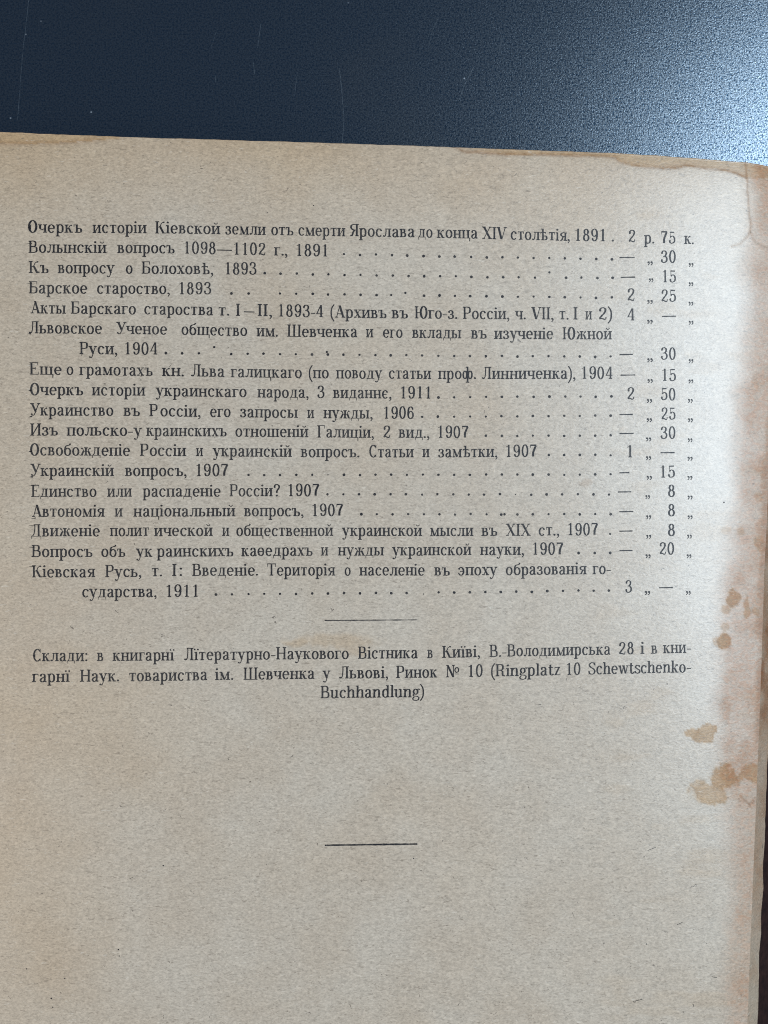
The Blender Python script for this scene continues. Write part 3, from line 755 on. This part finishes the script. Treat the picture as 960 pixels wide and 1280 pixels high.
# each line: words (text, x-from, x-to) ; baseline as (x, y) stations ; leader dots (x's, y stations) ; price (text, x0, x1, baseline)
LINES = [
 dict(w='Очеркъ 35 102.7|исторіи 115.7 183.3|Кіевской 194 275.3|земли 281.7 332.3|отъ 339 366.7|смерти 373 431.7|Ярослава 437.3 518.3|до 522.7 540.7|конца 546 597.3|XIV 602.7 633.3|столѣтія, 638.3 712.3|1891 719.3 756',
      b=[(35, 290.7), (235, 292), (400, 295), (480, 296), (570, 297.7), (680, 300.7), (756, 301.5)], d=[766], dy=[(766, 301.5)],
      p=[('2', 785.7, 794, 302.7), ('р.', 805, 818, 304), ('75', 826.7, 844.3, 304), ('к.', 855, 867.3, 305)]),
 dict(w='Волынскій 35.7 133.3|вопросъ 146.7 218.3|1098—1102 230.7 331.7|г., 342.3 359.3|1891 370.7 409', b=[(35, 316), (180, 316.3), (280, 317.7), (400, 320.7)],
      d=[430, 450, 470, 490, 509, 529.5, 549.3, 568.3, 589, 608.5, 628, 647.3, 667, 686.7, 706, 725.7, 745.3, 765], dy=[(430, 318.3), (610, 321.7), (765, 324.5)],
      p=[('—', 774.3, 793.3, 327), ('„', 809.3, 816, 329), ('30', 826, 844.6, 328.3), ('„', 860.7, 866.7, 331)]),
 dict(w='Къ 36 60.7|вопросу 72 143.3|о 157.3 165.7|Болоховѣ, 177 266.7|1893 281.7 320.7', b=[(36, 341.3), (200, 342.3), (320, 343.3)],
      d=[331, 350.7, 371, 391, 410.5, 430.7, 450.7, 470.7, 491, 510.7, 530.3, 550, 569.7, 589.3, 609.3, 629, 648.3, 668.7, 707.7, 726.7, 746.7, 765.7], dy=[(331, 341.8), (610, 346.7), (765, 348)],
      x=[(686.7, 340.5)], p=[('—', 775.7, 794, 351.7), ('„', 811, 816.5, 350), ('15', 828.3, 845, 352.7), ('„', 860.7, 866.7, 355)]),
 dict(w='Барское 36 109.3|староство, 121.3 212.3|1893 224 264', b=[(36, 366.7), (160, 367.3), (264, 368)],
      d=[289.3, 310.7, 350, 370.3, 391, 410, 430.7, 450.7, 470.7, 489, 530, 549.3, 568.7, 587.7, 608, 628, 647.3, 667, 686.7, 706, 725.7, 745, 764.7], dy=[(289, 366.8), (350, 367.5), (600, 370.5), (765, 372.5)],
      x=[(506.7, 366.2)], p=[('2', 784.3, 793.3, 375.7), ('„', 809, 816, 377), ('25', 826.7, 845, 377), ('„', 860.7, 866.7, 379)]),
 dict(w='Акты 38.3 82.3|Барскаго 88.7 170|староства 180.3 266.7|т. 273.3 286.7|I 295 302.3|– 305 318.3|II, 322 340|1893-4 348.3 404|(Архивъ 413.3 483.3|въ 489.3 510|Юго-з. 518.3 571.7|Россіи, 578.7 636.7|ч. 644 657.3|VII, 664 692|т. 699.3 710.7|I 716.7 723.3|и 731.7 740|2) 748.3 765',
      b=[(38, 391.7), (130, 392.7), (230, 393.3), (330, 395.5), (375, 396), (450, 397.7), (545, 398.3), (610, 399), (765, 399.5)],
      p=[('4', 784.3, 793.3, 400.3), ('„', 809, 816, 402), ('—', 827.3, 845, 400.5), ('„', 860.7, 866.7, 403)]),
 dict(w='Львовское 36 127.7|Ученое 145.3 209|общество 227 309|им. 320.7 347.3|Шевченка 359 446.7|и 457.3 466.7|его 478.7 503.3|вклады 515 576.7|въ 588.7 608.3|изученіе 617.7 691.7|Южной 703.3 765',
      b=[(36, 416.7), (180, 417.7), (260, 419), (335, 420.7), (540, 422.7), (650, 424), (765, 424.3)]),
 dict(w='Руси, 99.3 146.7|1904 156.3 196.7', b=[(99, 442.7), (196, 443.3)],
      d=[207.3, 227.7, 248.7, 289, 309.5, 329.3, 350, 369.7, 390, 409.8, 429.3, 449.3, 469.3, 488.3, 508, 527.7, 548, 567.7, 587.3, 607.3, 627.3, 646.7, 666, 685.7, 705.3, 724.7, 744, 763.3],
      dy=[(207, 441.5), (310, 442.5), (600, 445.5), (763, 446)], x=[(267.7, 434), (408.5, 440)],
      p=[('—', 774.3, 791, 448.3), ('„', 809, 816, 450), ('30', 826, 844.6, 449.3), ('„', 860.7, 866.7, 451)]),
 dict(w='Еще 37 77.3|о 83.3 91.7|грамотахъ 99.3 190.7|кн. 202.3 230|Льва 238.7 280.7|галицкаго 288.3 377.3|(по 386 411|поводу 420 477.7|статьи 486 539|проф. 547.7 595|Линниченка), 602.3 719.3|1904 727.3 765.7',
      b=[(37, 468.3), (140, 469.3), (260, 470.7), (330, 472.3), (450, 473.3), (570, 474), (660, 473.5), (765, 473.7)],
      p=[('—', 775.7, 794, 474), ('„', 809.3, 816, 476), ('15', 827.7, 845, 476), ('„', 860.7, 866.7, 476.5)]),
 dict(w='Очеркъ 37.7 104|исторіи 114.7 181.7|украинскаго 194.3 308.3|народа, 321.7 385.7|3 396.7 405.7|виданнє, 416.3 489.3|1911 501 537.7', b=[(37, 494), (150, 494.3), (250, 495.7), (350, 497.3), (520, 498.2)],
      d=[548, 567.7, 587.7, 607.6, 627.3, 646.7, 667, 686.7, 706.7, 725.7, 744.7, 764.3], dy=[(548, 496.7), (764, 496)],
      p=[('2', 784, 792.7, 499.3), ('„', 808.6, 815.3, 501), ('50', 826, 844.3, 500), ('„', 860, 866, 501)]),
 dict(w='Украинство 37.7 141.7|въ 154.3 175|Р 186.7 197|оссіи, 200.5 250.7|его 262.7 288.3|запросы 300 372.3|и 384 392.7|нужды, 404.3 465.7|1906 480 517.3', b=[(37, 519.3), (160, 520), (230, 520.7), (330, 522), (440, 523.3), (517, 523.3)],
      d=[527.7, 547.3, 567.7, 587.7, 607.3, 626.7, 646.7, 666, 685.7, 705.3, 724.7, 744, 763.3], dy=[(527, 521.3), (763, 520)],
      p=[('—', 774.3, 791, 523.3), ('„', 808.3, 815, 525), ('25', 826.7, 844.3, 524.3), ('„', 860, 866, 525)]),
 dict(w='Изъ 37.7 72.3|польско-у 83.3 177.7|краинскихъ 182.7 283.3|отношеній 294.3 385.7|Галиціи, 396.7 467.3|2 479 487.7|вид., 498.3 536.7|1907 547.7 585.7', b=[(37, 544.3), (180, 545), (340, 546), (430, 547.3), (585, 547.3)],
      d=[607.3, 627.3, 646.7, 666, 685.7, 705.3, 724.7, 744, 763.3], dy=[(607, 545), (763, 545)],
      p=[('—', 774.3, 792, 547), ('„', 807.3, 814, 549), ('30', 825.7, 844.3, 548.3), ('„', 859.7, 865.7, 550)]),
 dict(w='Освобождепіе 37.7 162.7|Россіи 175 232.7|и 245 254|украинскій 265.7 365|вопросъ. 376 449.3|Статьи 461.7 517.3|и 528 537|замѣтки, 547.7 621.7|1907 632.7 671', b=[(37, 569.3), (200, 570), (310, 570.7), (410, 571.7), (580, 571.7), (671, 571)],
      d=[686, 705.3, 724.7, 744, 763.3], dy=[(686, 569), (763, 569)],
      p=[('1', 784, 791, 571.7), ('„', 807.3, 814, 572.5), ('—', 825.7, 843.3, 571), ('„', 859.3, 865.7, 573)]),
 dict(w='Украинскій 37.7 142.7|вопросъ, 156 233.3|1907 245.3 285.3', b=[(37, 595), (285, 595.3)],
      d=[310.7, 330.3, 350, 370.3, 390.3, 430, 450, 469.3, 489, 508.7, 528.7, 548, 567.7, 587.3, 607.7, 627.3, 646.7, 666, 685.7, 705.3, 724.7, 744, 763.3], dy=[(310, 594), (763, 593.3)], f=[(410, 593.5)],
      p=[('—', 774.3, 786.7, 596), ('„', 808.3, 815, 597), ('15', 825.7, 843.7, 596.7), ('„', 859.3, 865.7, 597)]),
 dict(w='Единство 39 120.7|или 134 165|распаденіе 178.3 276|Россіи? 287 350|1907 360.3 399.3', b=[(39, 621), (230, 621), (399, 620)],
      d=[409.3, 429.3, 448.7, 468.3, 488.3, 507.3, 527.7, 546.7, 566.7, 586, 605, 625, 664, 683.3, 702.7, 722.3, 741.7, 761.3], dy=[(409, 618.3), (761, 618.3)], f=[(644.3, 618)],
      p=[('—', 772.3, 789, 620), ('„', 806.7, 812.5, 621), ('8', 835, 843.7, 620.7), ('„', 859.3, 865.7, 621.5)]),
 dict(w='Автономія 40 131|и 143.3 153.3|національный 166.7 294.3|вопросъ, 305 379.3|1907 390.7 429', b=[(40, 646), (230, 645.7), (429, 645)],
      d=[451.7, 471, 490.7, 510.3, 530, 549.3, 568.7, 588.3, 608.3, 626.5, 630.7, 646.7, 666, 685.7, 705.3, 724.7, 744, 763.3], dy=[(451, 643.3), (763, 643.3)],
      p=[('—', 774, 791.7, 644.7), ('„', 807.7, 814, 646), ('8', 835, 843.7, 645), ('„', 859.3, 865.7, 646.3)]),
 dict(w='Движеніе 39 125|полит 137.3 186|ической 192.7 266|и 277.7 286.7|общественной 295.3 416.7|украинской 427.3 527.7|мысли 537.7 591.7|въ 601.7 621.7|XIX 632.3 663.3|ст., 673.3 699|1907 710 747.7', b=[(39, 670.7), (200, 670), (600, 670), (747, 669)],
      d=[762.7], dy=[(762, 667.7)], p=[('—', 774.3, 790.7, 669), ('„', 807.7, 814, 670.5), ('8', 835, 843.7, 669.7), ('„', 858.7, 864.7, 670.5)]),
 dict(w='Вопросъ 39.3 115.7|объ 126.7 156.7|ук 170 190.5|раинскихъ 196 291.7|каѳедрахъ 301.7 390.7|и 401 410.3|нужды 422.3 480|украинской 490 589.3|науки, 600 655|1907 666 704.3', b=[(39, 696.3), (230, 696), (345, 694.7), (540, 694.3), (704, 693.3)],
      d=[723.3, 743.3, 762.7], dy=[(723, 691.7), (763, 691.7)], p=[('—', 774.3, 790.7, 693.3), ('„', 806.7, 813.3, 695), ('20', 824.3, 842.7, 693), ('„', 858.3, 864.3, 695)]),
 dict(w='Кіевская 40 119|Русь, 131.7 176.7|т. 190 202.7|I: 215 227.7|Введеніе. 240.3 322.7|Територія 334 419|о 430.7 438.3|населеніе 449 531|въ 542.7 562.3|эпоху 572.7 621.7|образованія 632.3 733.3|го- 740.7 763.3', b=[(40, 721.7), (150, 721.5), (220, 720), (330, 719.5), (590, 719.3), (680, 718.3), (763, 717.7)]),
 dict(w='сударства, 102.7 195.7|1911 208 247', b=[(102, 746.7), (247, 746)],
      d=[270, 290, 310.7, 330.3, 350, 370, 390.3, 410, 430, 450, 470, 489, 508.3, 548.3, 567.7, 587.3, 606.7, 626, 645.3, 664.7, 684, 703.7, 723, 742, 761], dy=[(270, 743.3), (450, 741.8), (600, 740.5), (761, 738.3)], f=[(529.3, 742.5)],
      p=[('3', 781.7, 790, 740.7), ('„', 806, 812.7, 741), ('—', 824, 841, 739.7), ('„', 857.3, 863.3, 741)]),
 dict(w='Склади: 41.3 109.3|в 121 129|книгарнї 140.7 218.3|Лїтературно-Наукового 230 436|Вістника 447.7 522.3|в 534 540.7|Київі, 552.7 600|В.-Володимирська 612 763.1|28 773.6 792|і 800.6 805.5|в 813.8 821.3|кни- 828.8 863.6',
      b=[(41, 826.7), (180, 826), (320, 824.3), (480, 823.3), (576, 822), (680, 819.8), (780, 818), (864, 816)]),
 dict(w='гарнї 40 88|Наук. 100 149|товариства 161.7 259.3|ім. 268.7 291.7|Шевченка 304.3 393.3|у 403.3 413.3|Львові, 423.7 485|Ринок 495.3 546.7|№ 557.7 574|10 585.7 603.3|(Ringplatz 613.9 700.5|10 708.4 725.6|Schewtschenko- 735 863.6',
      b=[(40, 852.7), (200, 851.3), (350, 849), (455, 848), (520, 847.3), (595, 846), (660, 844.8), (716, 843.6), (864, 840.3)]),
 dict(w='Buchhandlung) 400.7 530', b=[(400, 872.7), (530, 871.3)]),
]
SMEARS = {0: [(33, 283), (40, 277), (40, 287)], 5: [(32, 416), (40, 414), (40, 417)], 8: [(34, 487), (40, 483), (40, 489)], 9: [(34, 520), (42, 516), (42, 520)],
          11: [(34, 563), (41, 559), (41, 565)], 12: [(34, 595), (43, 592), (43, 596)], 14: [(37, 647), (47, 644), (47, 646.6)],
          19: [(39, 818), (45, 815), (45, 821)], 20: [(38, 843), (46, 839), (46, 842)]}
HEADS = {1: (33, 304), 3: (33, 354), 7: (36, 456), 13: (36, 607), 15: (36, 657), 16: (36, 684), 17: (36, 708)}
for li, L in enumerate(LINES):
    bx = [p[0] for p in L['b']]; by = [p[1] for p in L['b']]
    ink = Ink()
    for item in L['w'].split('|'):
        t, a, c = item.rsplit(' ', 2)
        a, c = float(a), float(c)
        ink.word(t, a, c, float(np.interp(a, bx, by)), float(np.interp(c, bx, by)))
    if li in SMEARS:
        q = np.array(SMEARS[li], float); ink.blob(q[0] + 1.5 + (q - q[0]) * 0.62)
    if li in HEADS:
        x, y = HEADS[li]; ink.bar(x, y, x + 7, y + 0.3, 0.3, 0.9)
    ink.build('text_line')
    if 'd' in L:
        dots = Ink()
        dx = [p[0] for p in L['dy']]; dyy = [p[1] for p in L['dy']]
        for x in L['d']:
            dots.dot(x, float(np.interp(x, dx, dyy)) + random.gauss(0, .25) - 0.3, random.uniform(1.45, 1.9))
        for x, y in L.get('x', []): dots.dot(x, y, 1.5)
        for x, y in L.get('f', []): dots.dot(x, y, 0.8)
        dots.build('leader_dots')
    if 'p' in L:
        pr = Ink()
        for t, a, c, y in L['p']:
            if t == '—': pr.bar(a, y - 5.0, c, y - 5.3, 1.5)
            else: pr.word(t, a, c, y + 0.2, y + 0.2)
        pr.build('price_entry')
r = Ink(); r.bar(405.7, 775.6, 521.7, 774.8, 1.25); r.build('thin_rule')
r = Ink(); r.bar(406, 1056.6, 521.7, 1055.0, 1.9, 2.1); r.build('thick_rule')

# loose specks in the paper (dark shives the photo shows)
for x, y, rr in [(334, 266, 1.2), (392, 257, 1.1), (204, 1082, 1.5), (33, 1211, 1.2), (64, 1248, 1.6), (66, 1259, 1.3), (148, 1187, 1.4), (149, 1195, 1.2),
                 (517, 1073, 1.3), (905, 628, 1.6), (834, 855, 1.1), (168, 680, 1.2), (808, 1180, 1.1), (854, 1265, 1.1), (81, 1223, 1.3), (545, 1093, .8)]:
    sp = Ink(); sp.dot(x, y, rr * 0.65); sp.build('paper_speck')
for x, y, x1, y1 in [(672, 880, 676, 880.5), (132, 604, 135, 601), (791, 1252, 803, 1249), (810, 1063, 820, 1059), (846, 1156, 853, 1153), (890, 1221, 896, 1222), (715, 1140, 718, 1147)]:
    sp = Ink(); sp.bar(x, y, x1, y1, 0.6); sp.build('paper_speck')

# ------------------------------------------------------------------ table
def build_table():
    x0, x1, y0, y1, th = -0.45, 0.45, -0.45, 0.45, 0.03
    V_ = [(x0, y0, 0), (x1, y0, 0), (x1, y1, 0), (x0, y1, 0), (x0, y0, -th), (x1, y0, -th), (x1, y1, -th), (x0, y1, -th)]
    F = [(0, 1, 2, 3), (7, 6, 5, 4), (0, 4, 5, 1), (1, 5, 6, 2), (2, 6, 7, 3), (3, 7, 4, 0)]
    o = link_mesh('tabletop', V_, F, M_table)
    o['kind'] = 'structure'
    o['label'] = 'dark blue grey speckled metal tabletop under the old book'
    o['category'] = 'tabletop'
    s = (H + T) / H
    def pt(px, py): return np.array([(px - 480) * K * s, (640 - py) * K * s, 0.00001])
    scr = [([(428, 178), (430, 150), (427, 110), (424, 85)], .9), ([(36, 0), (28, 70), (22, 150)], .7), ([(574, 125), (580, 108), (592, 84)], 1.0),
           ([(623, 70), (626, 55), (630, 45)], .9), ([(760, 35), (752, 58), (746, 78)], .8), ([(800, 85), (822, 62)], .6), ([(862, 45), (880, 33)], .6),
           ([(326, 30), (322, 60)], .6), ([(596, 130), (600, 178)], .5), ([(372, 90), (368, 120)], .5), ([(264, 60), (270, 40)], .5), ([(535, 62), (540, 40), (548, 22)], .4),
           ([(900, 150), (893, 90)], .4), ([(660, 150), (664, 120), (676, 95)], .4), ([(892, 160), (905, 120)], .5), ([(318, 92), (317, 78)], 1.0), ([(270, 103), (269, 95)], .9)]
    for pts, w in scr:
        d = []
        for (a, b), (c, e) in zip(pts[:-1], pts[1:]):
            for t in np.linspace(0, 1, 8)[:-1]: d.append((a + (c - a) * t, b + (e - b) * t))
        d.append(pts[-1])
        d = np.array(d); g = np.gradient(d, axis=0); g /= np.hypot(g[:, 0], g[:, 1])[:, None]
        wd = w * 0.28 * np.array([random.uniform(.3, 1) for _ in d])[:, None]
        nrm = np.stack([-g[:, 1], g[:, 0]], -1) * wd
        A = [pt(*p) for p in d + nrm]; Bq = [pt(*p) for p in d - nrm]
        n = len(d)
        link_mesh('scratch', A + Bq, [(i, i + 1, n + i + 1, n + i) for i in range(n - 1)], M_scratch, o)
build_table()
